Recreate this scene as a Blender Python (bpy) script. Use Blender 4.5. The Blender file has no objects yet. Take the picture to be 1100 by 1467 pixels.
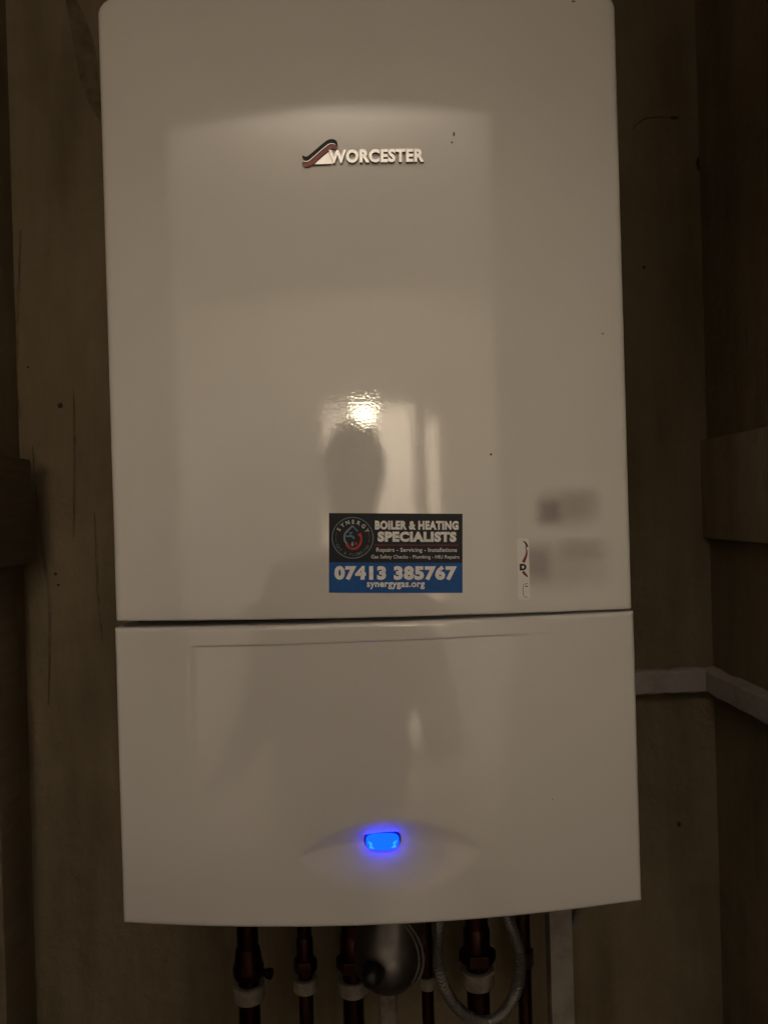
import bpy, bmesh, math, random
from mathutils import Vector, Matrix

random.seed(7)
scene = bpy.context.scene
col = scene.collection

# ------------------------------------------------------------------ camera
BZ = 1.168                                   # height of the boiler's bottom edge above the floor
CAM = Vector((-0.0079, -0.5955, BZ + 0.3123))
YAW, PIT, ROL = 0.02706, -0.00341, -0.02912
def _rows():
    c, s = math.cos(YAW), math.sin(YAW); A = Matrix(((c, -s, 0), (s, c, 0), (0, 0, 1)))
    c, s = math.cos(PIT), math.sin(PIT); B = Matrix(((1, 0, 0), (0, c, s), (0, -s, c)))
    c, s = math.cos(ROL), math.sin(ROL); C = Matrix(((c, 0, s), (0, 1, 0), (-s, 0, c)))
    return C @ B @ A
RM = _rows()
cd = bpy.data.cameras.new('camera')
cd.sensor_fit = 'VERTICAL'; cd.sensor_height = 24; cd.lens = 1103 / 1467 * 24
cd.clip_start = 0.005; cd.clip_end = 50
cam = bpy.data.objects.new('camera', cd); col.objects.link(cam)
right, fwd, up = RM[0], RM[1], RM[2]
cam.matrix_world = Matrix(((right[0], up[0], -fwd[0], CAM[0]), (right[1], up[1], -fwd[1], CAM[1]),
                           (right[2], up[2], -fwd[2], CAM[2]), (0, 0, 0, 1)))
scene.camera = cam

# ------------------------------------------------------------------ world, exposure, lamps
w = bpy.data.worlds.new('World'); scene.world = w; w.use_nodes = True
w.node_tree.nodes['Background'].inputs[0].default_value = (0, 0, 0, 1)
w.node_tree.nodes['Background'].inputs[1].default_value = 0
scene.view_settings.view_transform = 'Standard'; scene.view_settings.look = 'None'
scene.view_settings.exposure = 0; scene.view_settings.gamma = 1
scene.cycles.use_denoising = True
scene.cycles.caustics_reflective = False; scene.cycles.caustics_refractive = False
scene.cycles.sample_clamp_indirect = 6
WARM = (1.0, 0.865, 0.765)
HALL_FILL_POWER = 165.0
ROOM_FILL_POWER = 1750.0
BULB = 46.0
# added fill spot, hidden behind the lintel, washing the wall across the hall
ld = bpy.data.lights.new('hall_fill_spot', 'SPOT'); ld.energy = HALL_FILL_POWER; ld.color = WARM
ld.spot_size = math.radians(150); ld.spot_blend = 0.6; ld.shadow_soft_size = 0.05
lo = bpy.data.objects.new('hall_fill_spot', ld); col.objects.link(lo)
lo.location = (-0.05, -0.80, 2.24)
lo.rotation_euler = Vector((-0.05, -1.0, -0.08)).to_track_quat('-Z', 'Y').to_euler()
# a second added fill spot, out of sight, brightening the room beyond
ld = bpy.data.lights.new('room_fill_spot', 'SPOT'); ld.energy = ROOM_FILL_POWER; ld.color = WARM
ld.spot_size = math.radians(110); ld.spot_blend = 0.8; ld.shadow_soft_size = 0.05
lo = bpy.data.objects.new('room_fill_spot', ld); col.objects.link(lo)
lo.location = (0.3, -3.1, 2.35)
lo.rotation_euler = Vector((0.0, -1.0, -0.5)).to_track_quat('-Z', 'Y').to_euler()

# ------------------------------------------------------------------ helpers
def ray(px, py):
    return (RM.transposed() @ Vector(((px - 550) / 1103, 1, (733.5 - py) / 1103)))
def at(px, py, Y):
    d = ray(px, py); t = (Y - CAM.y) / d.y
    return CAM + d * t
def at_x(px, py, X):
    d = ray(px, py); t = (X - CAM.x) / d.x
    return CAM + d * t
H, SEAM, HW = 0.71, 0.2275, 0.2
def smooth(a, b, x):
    t = max(0.0, min(1.0, (x - a) / (b - a))); return t * t * (3 - 2 * t)
EYE = None
def front(x, z):
    """y of the moulded front at width x and height z over the boiler's bottom"""
    if z >= SEAM:
        s = 0.0143
    else:
        s = 0.0195 + (0.0150 - 0.0195) * (z / SEAM)
    return -s * (1 - (x / HW) ** 2)
def on_front(px, py):
    d = ray(px, py); t = 0.6
    for _ in range(25):
        p = CAM + d * t
        t += (front(p.x, p.z - BZ) - p.y) / d.y
    p = CAM + d * t
    return p.x, p.z - BZ

def setp(o, label=None, cat=None, group=None, kind=None):
    if label: o['label'] = label
    if cat: o['category'] = cat
    if group: o['group'] = group
    if kind: o['kind'] = kind
    return o
def mesh_obj(name, verts, faces, mat, parent=None, sm=False, sharp=35):
    me = bpy.data.meshes.new(name); me.from_pydata([tuple(v) for v in verts], [], faces); me.update()
    bm = bmesh.new(); bm.from_mesh(me); bmesh.ops.recalc_face_normals(bm, faces=bm.faces); bm.to_mesh(me); bm.free()
    return link(name, me, mat, parent, sm, sharp)
def link(name, me, mat, parent=None, sm=False, sharp=35):
    me.name = name
    if mat is not None:
        me.materials.clear(); me.materials.append(mat)
    if sm:
        for p in me.polygons: p.use_smooth = True
        me.set_sharp_from_angle(angle=math.radians(sharp))
    o = bpy.data.objects.new(name, me); col.objects.link(o)
    if parent:
        o.parent = parent
        o.matrix_parent_inverse = Matrix.Translation(-world_loc(parent))
    return o
def world_loc(o):
    v = Vector(o.location)
    if o.parent: v = v + world_loc(o.parent) + o.matrix_parent_inverse.translation
    return v
def empty(name, loc):
    o = bpy.data.objects.new(name, None); col.objects.link(o); o.location = loc
    o.empty_display_size = 0.02
    return o
def bm_obj(name, bm, mat, parent=None, sm=False, sharp=35):
    me = bpy.data.meshes.new(name)
    bmesh.ops.recalc_face_normals(bm, faces=bm.faces); bm.to_mesh(me); bm.free()
    return link(name, me, mat, parent, sm, sharp)
def add_box(bm, lo, hi, bev=0.0):
    r = bmesh.ops.create_cube(bm, size=1)
    for v in r['verts']:
        v.co = Vector([(lo[i] + hi[i]) / 2 + v.co[i] * (hi[i] - lo[i]) for i in range(3)])
    if bev:
        es = list({e for v in r['verts'] for e in v.link_edges})
        bmesh.ops.bevel(bm, geom=es, offset=bev, segments=2, affect='EDGES', profile=0.6)
def box(name, lo, hi, mat, parent=None, bev=0.0):
    bm = bmesh.new(); add_box(bm, lo, hi, bev); return bm_obj(name, bm, mat, parent, bev > 0)
def catmull(pts, n=8):
    out = []; P = [Vector(p) for p in pts]
    for i in range(len(P) - 1):
        a = P[max(i - 1, 0)]; b = P[i]; c = P[i + 1]; d = P[min(i + 2, len(P) - 1)]
        for k in range(n):
            t = k / n
            out.append(0.5 * ((2 * b) + (c - a) * t + (2 * a - 5 * b + 4 * c - d) * t * t + (3 * b - a - 3 * c + d) * t ** 3))
    out.append(P[-1]); return out
def tube_data(path, rad, n=14, verts=None, faces=None):
    verts = [] if verts is None else verts; faces = [] if faces is None else faces
    P = [Vector(p) for p in path]; rings = []
    t0 = (P[1] - P[0]).normalized()
    ref = Vector((0, 1, 0)) if abs(t0.y) < 0.9 else Vector((1, 0, 0))
    nrm = (ref - t0 * ref.dot(t0)).normalized()
    for i, p in enumerate(P):
        t = (P[min(i + 1, len(P) - 1)] - P[max(i - 1, 0)]).normalized()
        nrm = (nrm - t * nrm.dot(t)).normalized(); b = t.cross(nrm)
        r = rad(i / (len(P) - 1)) if callable(rad) else rad
        base = len(verts)
        for k in range(n):
            a = 2 * math.pi * k / n
            verts.append(p + (nrm * math.cos(a) + b * math.sin(a)) * r)
        rings.append(base)
    for i in range(len(rings) - 1):
        for k in range(n):
            k2 = (k + 1) % n
            faces.append((rings[i] + k, rings[i] + k2, rings[i + 1] + k2, rings[i + 1] + k))
    faces.append(tuple(rings[0] + k for k in reversed(range(n)))); faces.append(tuple(rings[-1] + k for k in range(n)))
    return verts, faces
def tube(name, path, rad, mat, parent=None, n=14):
    v, f = tube_data(path, rad, n); return mesh_obj(name, v, f, mat, parent, True, 50)
def lathe(name, prof, loc, axis, mat, parent=None, n=28, sharp=40):
    """prof: (radius, height) pairs along axis"""
    q = Vector((0, 0, 1)).rotation_difference(Vector(axis)); verts = []; faces = []
    for r, h in prof:
        for k in range(n):
            a = 2 * math.pi * k / n
            verts.append(Vector(loc) + q @ Vector((r * math.cos(a), r * math.sin(a), h)))
    for i in range(len(prof) - 1):
        for k in range(n):
            k2 = (k + 1) % n; faces.append((i * n + k, i * n + k2, (i + 1) * n + k2, (i + 1) * n + k))
    faces.append(tuple(reversed(range(n)))); faces.append(tuple((len(prof) - 1) * n + k for k in range(n)))
    return mesh_obj(name, verts, faces, mat, parent, True, sharp)

# ------------------------------------------------------------------ materials
def mat(name, base, rough=0.5, metal=0.0, **kw):
    m = bpy.data.materials.new(name); m.use_nodes = True
    b = m.node_tree.nodes['Principled BSDF']
    b.inputs['Base Color'].default_value = (*base, 1); b.inputs['Roughness'].default_value = rough
    b.inputs['Metallic'].default_value = metal
    for k, v in kw.items():
        b.inputs[k.replace('_', ' ')].default_value = v
    return m
def N(m, t): return m.node_tree.nodes.new(t)
def L(m, a, b): m.node_tree.links.new(a, b)
def bsdf(m): return m.node_tree.nodes['Principled BSDF']
def noise(m, scale, detail=4, rough=0.55, vec=None, dist=0.0):
    n = N(m, 'ShaderNodeTexNoise'); n.inputs['Scale'].default_value = scale
    n.inputs['Detail'].default_value = detail; n.inputs['Roughness'].default_value = rough
    n.inputs['Distortion'].default_value = dist
    if vec is None:
        g = N(m, 'ShaderNodeNewGeometry'); vec = g.outputs['Position']
    L(m, vec, n.inputs['Vector']); return n
def ramp(m, src, stops):
    r = N(m, 'ShaderNodeValToRGB'); e = r.color_ramp.elements
    while len(e) < len(stops): e.new(0.5)
    for i, (p, c) in enumerate(stops):
        e[i].position = p; e[i].color = (*c, 1) if len(c) == 3 else c
    L(m, src, r.inputs[0]); return r
def bump(m, src, dist, strength=1.0, prev=None):
    b = N(m, 'ShaderNodeBump'); b.inputs['Distance'].default_value = dist; b.inputs['Strength'].default_value = strength
    L(m, src, b.inputs['Height'])
    if prev is not None: L(m, prev, b.inputs['Normal'])
    return b.outputs['Normal']
def stretched(m, sx, sy, sz):
    g = N(m, 'ShaderNodeNewGeometry'); mp = N(m, 'ShaderNodeMapping'); mp.inputs['Scale'].default_value = (sx, sy, sz)
    L(m, g.outputs['Position'], mp.inputs['Vector']); return mp.outputs['Vector']

# glossy white stoved enamel with orange peel, slightly yellowed and dusty
enamel = mat('white_enamel', (0.70, 0.685, 0.655), 0.10, IOR=1.6)
n1 = noise(enamel, 5, 3); r1 = ramp(enamel, n1.outputs['Fac'], [(0.3, (0.675, 0.655, 0.625)), (0.7, (0.715, 0.70, 0.672))])
L(enamel, r1.outputs[0], bsdf(enamel).inputs['Base Color'])
nb = noise(enamel, 620, 1, 0.4); nw = noise(enamel, 26, 2)
bn = bump(enamel, nb.outputs['Fac'], 0.000027); bn = bump(enamel, nw.outputs['Fac'], 0.00003, 1, bn)
L(enamel, bn, bsdf(enamel).inputs['Normal'])
nr = noise(enamel, 9, 5, 0.65); rr = ramp(enamel, nr.outputs['Fac'], [(0.35, (0.012,) * 3), (0.75, (0.03,) * 3)])
L(enamel, rr.outputs[0], bsdf(enamel).inputs['Roughness'])
# moulded plastic of the drop-down flap: same white, smoother
flapm = mat('white_flap_plastic', (0.66, 0.645, 0.625), 0.11, IOR=1.6)
nb = noise(flapm, 30, 2); bn = bump(flapm, nb.outputs['Fac'], 0.00003)
L(flapm, bn, bsdf(flapm).inputs['Normal'])
nr = noise(flapm, 12, 5, 0.65); rr = ramp(flapm, nr.outputs['Fac'], [(0.35, (0.05,) * 3), (0.75, (0.11,) * 3)])
L(flapm, rr.outputs[0], bsdf(flapm).inputs['Roughness'])
dark_inside = mat('dark_chassis', (0.03, 0.028, 0.025), 0.6)

def plaster(name, a, b, c):
    m = mat(name, a, 0.85)
    n = noise(m, 3.2, 6, 0.62, dist=0.4); r = ramp(m, n.outputs['Fac'], [(0.3, a), (0.52, b), (0.72, c)])
    v = stretched(m, 14, 14, 2.2); n2 = noise(m, 1.0, 5, 0.6, v)
    r2 = ramp(m, n2.outputs['Fac'], [(0.30, (0.50, 0.47, 0.42)), (0.58, (1, 1, 1))])
    mx = N(m, 'ShaderNodeMix'); mx.data_type = 'RGBA'; mx.blend_type = 'MULTIPLY'; mx.inputs[0].default_value = 0.75
    L(m, r.outputs[0], mx.inputs[6]); L(m, r2.outputs[0], mx.inputs[7]); L(m, mx.outputs[2], bsdf(m).inputs['Base Color'])
    nf = noise(m, 34, 6, 0.6); bn = bump(m, nf.outputs['Fac'], 0.006, 0.8)
    nl = noise(m, 6, 3); bn = bump(m, nl.outputs['Fac'], 0.015, 0.5, bn)
    L(m, bn, bsdf(m).inputs['Normal']); return m
plaster_m = plaster('bare_brown_plaster', (0.17, 0.132, 0.076), (0.235, 0.19, 0.115), (0.285, 0.235, 0.155))
ledge_m = plaster('pale_brown_board', (0.30, 0.24, 0.15), (0.40, 0.33, 0.22), (0.46, 0.39, 0.27))
hall_m = mat('cream_hall_paint', (0.72, 0.68, 0.58), 0.7)
n = noise(hall_m, 2.5, 4); r = ramp(hall_m, n.outputs['Fac'], [(0.3, (0.68, 0.64, 0.54)), (0.7, (0.75, 0.71, 0.61))])
L(hall_m, r.outputs[0], bsdf(hall_m).inputs['Base Color'])
ceil_m = mat('ceiling_paint', (0.74, 0.71, 0.65), 0.8)
n = noise(ceil_m, 8, 4); L(ceil_m, bump(ceil_m, n.outputs['Fac'], 0.003), bsdf(ceil_m).inputs['Normal'])
floor_m = mat('brown_carpet', (0.16, 0.12, 0.085), 0.95)
n = noise(floor_m, 180, 3); r = ramp(floor_m, n.outputs['Fac'], [(0.3, (0.05, 0.038, 0.028)), (0.7, (0.10, 0.078, 0.058))])
L(floor_m, r.outputs[0], bsdf(floor_m).inputs['Base Color']); L(floor_m, bump(floor_m, n.outputs['Fac'], 0.004), bsdf(floor_m).inputs['Normal'])
def timber(name, a, b):
    m = mat(name, a, 0.75); v = stretched(m, 60, 6, 60); n = noise(m, 1.0, 6, 0.6, v, 0.6)
    r = ramp(m, n.outputs['Fac'], [(0.3, a), (0.7, b)]); L(m, r.outputs[0], bsdf(m).inputs['Base Color'])
    L(m, bump(m, n.outputs['Fac'], 0.002, 0.5), bsdf(m).inputs['Normal']); return m
timber_m = timber('dull_brown_timber', (0.13, 0.10, 0.06), (0.20, 0.155, 0.095))
trim_m = mat('dirty_white_trim', (0.55, 0.52, 0.48), 0.55)
n = noise(trim_m, 22, 6, 0.65); r = ramp(trim_m, n.outputs['Fac'], [(0.28, (0.25, 0.215, 0.185)), (0.5, (0.40, 0.37, 0.34)), (0.75, (0.47, 0.445, 0.42))])
L(trim_m, r.outputs[0], bsdf(trim_m).inputs['Base Color']); L(trim_m, bump(trim_m, n.outputs['Fac'], 0.002, 0.5), bsdf(trim_m).inputs['Normal'])
crack_shade_m = mat('crack_and_shade_dark', (0.045, 0.032, 0.016), 0.95)
n = noise(crack_shade_m, 60, 3); r = ramp(crack_shade_m, n.outputs['Fac'], [(0.3, (0.10, 0.078, 0.045)), (0.7, (0.19, 0.15, 0.09))]); L(crack_shade_m, r.outputs[0], bsdf(crack_shade_m).inputs['Base Color'])
hole_m = mat('drilled_hole_dark', (0.012, 0.009, 0.006), 0.95)
n = noise(hole_m, 400, 2); r = ramp(hole_m, n.outputs['Fac'], [(0.3, (0.03, 0.022, 0.014)), (0.7, (0.07, 0.05, 0.03))]); L(hole_m, r.outputs[0], bsdf(hole_m).inputs['Base Color'])
copper_m = mat('tarnished_copper', (0.20, 0.075, 0.045), 0.38, 1.0)
v = stretched(copper_m, 60, 60, 16); n = noise(copper_m, 1.0, 5, 0.6, v)
r = ramp(copper_m, n.outputs['Fac'], [(0.3, (0.022, 0.010, 0.008)), (0.55, (0.065, 0.026, 0.02)), (0.72, (0.13, 0.06, 0.042))]); L(copper_m, r.outputs[0], bsdf(copper_m).inputs['Base Color'])
clip_m = mat('white_pipe_clip_plastic', (0.62, 0.59, 0.54), 0.5)
n = noise(clip_m, 90, 4); r = ramp(clip_m, n.outputs['Fac'], [(0.3, (0.18, 0.155, 0.125)), (0.65, (0.33, 0.305, 0.265))]); L(clip_m, r.outputs[0], bsdf(clip_m).inputs['Base Color'])
steel_m = mat('brushed_grey_metal', (0.20, 0.19, 0.185), 0.42, 1.0)
n = noise(steel_m, 70, 4); r = ramp(steel_m, n.outputs['Fac'], [(0.3, (0.33,) * 3), (0.7, (0.55,) * 3)]); L(steel_m, r.outputs[0], bsdf(steel_m).inputs['Roughness'])
blackp_m = mat('black_plastic', (0.012, 0.012, 0.013), 0.35)
n = noise(blackp_m, 120, 3); L(blackp_m, bump(blackp_m, n.outputs['Fac'], 0.0004), bsdf(blackp_m).inputs['Normal'])
braid_m = mat('braided_steel', (0.24, 0.23, 0.22), 0.4, 0.9)
cable_m = mat('grey_cable', (0.34, 0.32, 0.30), 0.5)
n = noise(cable_m, 90, 3); r = ramp(cable_m, n.outputs['Fac'], [(0.3, (0.11, 0.10, 0.095)), (0.7, (0.18, 0.17, 0.155))]); L(cable_m, r.outputs[0], bsdf(cable_m).inputs['Base Color'])
chip_m = mat('chipped_spot', (0.05, 0.04, 0.03), 0.8)
n = noise(chip_m, 900, 2); r = ramp(chip_m, n.outputs['Fac'], [(0.3, (0.06, 0.048, 0.036)), (0.7, (0.18, 0.15, 0.115))]); L(chip_m, r.outputs[0], bsdf(chip_m).inputs['Base Color'])
chrome_m = mat('badge_silver', (0.93, 0.92, 0.90), 0.32, 0.85)
badge_side_m = mat('badge_edge', (0.10, 0.085, 0.07), 0.5)
badge_black = mat('badge_black', (0.014, 0.011, 0.009), 0.3, Specular_IOR_Level=0.2)
badge_red = mat('badge_red', (0.33, 0.035, 0.035), 0.25)
for m_ in (chrome_m, badge_side_m, badge_black, badge_red, braid_m):
    n = noise(m_, 500, 2); L(m_, bump(m_, n.outputs['Fac'], 0.00006), bsdf(m_).inputs['Normal'])

# ------------------------------------------------------------------ the setting
XL, XR, YB = at(24, 500, 0.33).x, at(1014, 700, 0.33).x, 0.33
CEIL = 2.42
YD0, YD1 = -0.57, -0.68                      # doorway of the cupboard: inner and outer face
DOORL, DOORR, DOORTOP = XL - 0.06, 0.33, CAM.z + 0.65
YH = -2.80                                   # wall across the hall
def wall(name, lo, hi, m, parent=None):
    o = box(name, lo, hi, m, parent)
    if not parent: o['kind'] = 'structure'
    return o
back = wall('back_wall', (XL - 0.1, YB, 0), (XR + 0.1, YB + 0.1, CEIL), plaster_m)
lw = wall('side_wall_left', (XL - 0.1, YD0, 0), (XL, YB, CEIL), plaster_m)
rw = wall('side_wall_right', (XR, YD0, 0), (XR + 0.1, YB, CEIL), plaster_m)
wall('floor', (-2.1, -5.6, -0.1), (2.1, YB + 0.1, 0), floor_m)
wall('ceiling', (-2.1, -5.6, CEIL), (2.1, YB + 0.1, CEIL + 0.1), ceil_m)
wall('doorway_wall_left', (-2.0, YD1, 0), (DOORL, YD0, CEIL), hall_m)
wall('doorway_wall_right', (DOORR, YD1, 0), (2.0, YD0, CEIL), hall_m)
wall('light_block_nib_right', (0.245, -0.47, 0), (XR, -0.45, CEIL), plaster_m)  # added out of view to block light from the right-hand wall
wall('doorway_lintel', (DOORL, YD1, DOORTOP), (DOORR, YD0, CEIL), hall_m)
wall('hall_wall_left', (-2.1, -5.5, 0), (-2.0, YD0, CEIL), hall_m)
wall('hall_wall_right', (2.0, -5.5, 0), (2.1, YD0, CEIL), hall_m)
D2L, D2R, D2T = -0.33, 0.36, CAM.z + 0.475
G2L, G2R, G2T = 0.45, 0.55, CAM.z + 0.40
wall('far_wall_left', (-2.0, YH - 0.1, 0), (D2L, YH, CEIL), hall_m)
wall('far_wall_middle', (D2R, YH - 0.1, 0), (G2L, YH, CEIL), hall_m)
wall('far_wall_right', (G2R, YH - 0.1, 0), (2.0, YH, CEIL), hall_m)
wall('far_door_lintel', (D2L, YH - 0.1, D2T), (D2R, YH, CEIL), hall_m)
wall('far_gap_lintel', (G2L, YH - 0.1, G2T), (G2R, YH, CEIL), hall_m)
wall('lit_room_wall', (-2.1, -5.6, 0), (2.1, -5.5, CEIL), hall_m)

# marks on the back wall: cracks, holes and a painted shadow band
def strip(name, pts, width, mat_, parent, Y, proud=0.0016):
    P = catmull([at(x, y, Y) for x, y in pts], 6); v = []; f = []
    n = len(P)
    for i, p in enumerate(P):
        t = (P[min(i + 1, n - 1)] - P[max(i - 1, 0)]).normalized(); s = Vector((t.z, 0, -t.x))
        wd = width * (0.25 + 0.75 * math.sin(math.pi * (i + 0.5) / n)) / 2
        v += [p + s * wd + Vector((0, -0.0002, 0)), p - s * wd + Vector((0, -0.0002, 0)), p + Vector((0, -proud, 0))]
    for i in range(n - 1):
        a = i * 3; b = a + 3
        f += [(a, b, b + 2, a + 2), (a + 2, b + 2, b + 1, a + 1)]
    return mesh_obj(name, v, f, mat_, parent, True, 80)
def blob(name, px, py, rx, rz, mat_, parent, Y=None, h=0.0008, surface=False, n=12, seed=0):
    rnd = random.Random(seed + int(px))
    v = []; f = []
    if surface:
        x0, z0 = on_front(px, py); c = Vector((x0, front(x0, z0), z0 + BZ))
    else:
        c = at(px, py, Y)
    for k in range(n):
        a = 2 * math.pi * k / n; q = rnd.uniform(0.75, 1.2)
        x, z = c.x + rx * q * math.cos(a), c.z + rz * q * math.sin(a)
        v.append((x, (front(x, z - BZ) - 0.00005) if surface else Y - 0.0002, z))
    v.append((c.x, c.y - h, c.z))
    for k in range(n): f.append((k, (k + 1) % n, n))
    return mesh_obj(name, v, f, mat_, parent, True, 80)
strip('crack_and_shade', [(136, 735), (139, 800), (142, 860), (148, 925)], 0.0038, crack_shade_m, back, YB)
strip('crack_and_shade', [(47, 640), (54, 720), (62, 790), (71, 850), (72, 930), (70, 1010)], 0.0045, crack_shade_m, back, YB)
strip('crack_and_shade', [(30, 330), (27, 430), (24, 540), (30, 600)], 0.0038, crack_shade_m, back, YB)
strip('crack_and_shade', [(106, 560), (108, 650), (106, 770)], 0.0038, crack_shade_m, back, YB)
strip('crack_and_shade', [(98, -10), (112, 30), (124, 80), (132, 130), (150, 175)], 0.024, crack_shade_m, back, YB)  # shadow band at top left, painted on as a wide dark strip
strip('crack_and_shade', [(1048, 300), (1020, 345), (1016, 420)], 0.0038, crack_shade_m, back, YB)
strip('crack_and_shade', [(905, 185), (925, 170), (960, 168)], 0.0014, crack_shade_m, back, YB)
for (px, py, a, b) in [(80, 822, .003, .0025), (84, 838, .003, .002), (41, 526, .002, .002), (87, 581, .005, .005), (965, 169, .009, .003), (1000, 235, .004, .014), (922, 383, .003, .003), (972, 1181, .004, .005)]:
    blob('pit', px, py, a * 0.7, b * 0.7, hole_m, back, YB)

# ------------------------------------------------------------------ boiler
boiler = empty('wall_boiler', (0, 0.33, BZ))
setp(boiler, 'glossy white wall-hung gas boiler with drop-down flap and glowing blue button', 'boiler')

def xs_cols(hw, n, rf):
    a = [-hw + rf * (1 - math.cos(math.pi / 2 * k / 5)) for k in range(6)]
    mid = [-hw + rf + (2 * hw - 2 * rf) * k / n for k in range(1, n)]
    return a + mid + [-q for q in reversed(a)]
def fillet(e, rf):
    if e >= rf: return 0.0
    return rf - math.sqrt(max(0.0, rf * rf - (rf - e) ** 2))
# upper casing: bowed sheet front with rounded top corners, returned to the wall
def casing():
    hw, rc, rf = HW, 0.013, 0.0035
    xs = xs_cols(hw, 64, 0.014); cols = []
    zlow = lambda x: SEAM + 0.0032 - 0.0018 * (x / HW)
    for x in xs:
        ax = abs(x); ztop = H
        if ax > hw - rc: ztop = H - rc + math.sqrt(max(0.0, rc * rc - (ax - (hw - rc)) ** 2))
        zl = zlow(x); c = []
        ts = [rf * 0.6 * (1 - math.cos(math.pi / 2 * k / 5)) for k in range(6)]
        zz = [zl + t for t in ts] + [zl + 0.0035 + (ztop - 0.012 - zl - 0.0035) * k / 40 for k in range(1, 40)] + [ztop - 0.012 * (math.cos(math.pi / 2 * k / 8)) if k < 8 else ztop for k in range(9)]
        for z in zz:
            # distance to the outline
            e = min(hw - ax, ztop - z)
            if ax > hw - rc and z > H - rc:
                e = rc - math.hypot(ax - (hw - rc), z - (H - rc))
            y = front(x, max(z, SEAM)) + fillet(max(e, 0), rf) + fillet(z - zl, rf * 0.6) * 0.8
            c.append((x, y, z + BZ))
        cols.append(c)
    m = len(cols[0]); v = [p for c in cols for p in c]; f = []
    for i in range(len(cols) - 1):
        for j in range(m - 1):
            f.append((i * m + j, (i + 1) * m + j, (i + 1) * m + j + 1, i * m + j + 1))
    # skirt back to the wall
    loop = [j for j in range(m)] + [i * m + m - 1 for i in range(1, len(cols))] + [(len(cols) - 1) * m + j for j in range(m - 2, -1, -1)] + [i * m for i in range(len(cols) - 2, 0, -1)]
    base = len(v)
    for k in loop: v.append((v[k][0], 0.33 if v[k][2] > BZ + SEAM + 0.01 or abs(v[k][0]) > 0.199 else 0.012, v[k][2]))
    nl = len(loop)
    for k in range(nl):
        k2 = (k + 1) % nl; f.append((loop[k], loop[k2], base + k2, base + k))
    return mesh_obj('casing', v, f, enamel, boiler, True, 40)
casing()
# lower flap
EX, EZ = on_front(560, 1226)
CRX0, CRZ0 = on_front(275, 927); CRX1, CRZ1 = on_front(800, 906)
LX, LZ = on_front(548, 1207)
def flap_y(x, z):
    y = front(x, z)
    # strip above the crease leans back; the panel below it is dished by about a millimetre
    zc = CRZ0 + (CRZ1 - CRZ0) * (x - CRX0) / (CRX1 - CRX0)
    fade = smooth(CRX0 - 0.004, CRX0 + 0.004, x) * (1 - smooth(CRX1 - 0.05, CRX1 + 0.004, x))
    d = zc - z
    if d > -0.016:
        y += 0.0011 * fade * smooth(-0.0006, 0.0006, d) * (1 - smooth(0.004, 0.16, d))
    # eye-shaped scoop round the button
    u = (x - EX) / 0.068; v = (z - EZ) / 0.029
    if abs(u) < 1:
        hgt = (1 - u * u) ** 0.75 + 1e-6; q = v / hgt
        if -1.15 < q < 1:
            top = 1 - smooth(0.30, 1.0, q); bot = smooth(-1.15, 0.45, q)
            y += 0.0044 * top * bot * hgt * (1 - 0.50 * smooth(0.15, 0.75, u))
    return y
def flap():
    hw, rf = HW + 0.0012, 0.003
    xs = xs_cols(hw, 230, rf); v = []; f = []
    zt = SEAM - 0.0004
    zz = [rf * (1 - math.cos(math.pi / 2 * k / 4)) for k in range(5)]
    a, b = rf, zt - rf
    # denser rows round the crease and the scoop
    k = a
    while k < b - 0.0006:
        dense = (EZ - 0.034 < k < EZ + 0.03) or (CRZ0 - 0.006 < k < CRZ1 + 0.006)
        k += 0.0007 if dense else 0.0028
        zz.append(min(k, b))
    zz += [zt - rf * (1 - math.cos(math.pi / 2 * q / 4)) for q in range(3, -1, -1)]
    m = len(zz)
    for x in xs:
        for z in zz:
            e = min(hw - abs(x), z, zt - z)
            v.append((x, flap_y(x, z) + fillet(max(e, 0), rf), z + BZ))
    nx = len(xs)
    for i in range(nx - 1):
        for j in range(m - 1): f.append((i * m + j, (i + 1) * m + j, (i + 1) * m + j + 1, i * m + j + 1))
    loop = [j for j in range(m)] + [i * m + m - 1 for i in range(1, nx)] + [(nx - 1) * m + j for j in range(m - 2, -1, -1)] + [i * m for i in range(nx - 2, 0, -1)]
    base = len(v)
    for k in loop: v.append((v[k][0], 0.06, v[k][2]))
    nl = len(loop)
    for k in range(nl):
        k2 = (k + 1) % nl; f.append((loop[k], loop[k2], base + k2, base + k))
    return mesh_obj('flap', v, f, flapm, boiler, True, 40)
flap_o = flap()
box('chassis', (-0.192, 0.03, BZ + 0.035), (0.192, 0.329, BZ + 0.69), dark_inside, boiler)

# glowing button, a sub-part of the flap
glow = bpy.data.materials.new('blue_lit_plastic'); glow.use_nodes = True
nt = glow.node_tree; nt.nodes.remove(bsdf(glow)); em = nt.nodes.new('ShaderNodeEmission'); em.inputs[0].default_value = (0.0006, 0.0125, 1, 1); em.inputs[1].default_value = 14.0
nt.links.new(em.outputs[0], nt.nodes['Material Output'].inputs[0])
glow2 = bpy.data.materials.new('blue_lit_plastic_bright'); glow2.use_nodes = True
nt = glow2.node_tree; nt.nodes.remove(bsdf(glow2)); em = nt.nodes.new('ShaderNodeEmission'); em.inputs[0].default_value = (0.006, 0.055, 1, 1); em.inputs[1].default_value = 8.0
nt.links.new(em.outputs[0], nt.nodes['Material Output'].inputs[0])
bezel_m = mat('navy_bezel', (0.01, 0.012, 0.05), 0.3)
n = noise(bezel_m, 300, 2); L(bezel_m, bump(bezel_m, n.outputs['Fac'], 0.0001), bsdf(bezel_m).inputs['Normal'])
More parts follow.
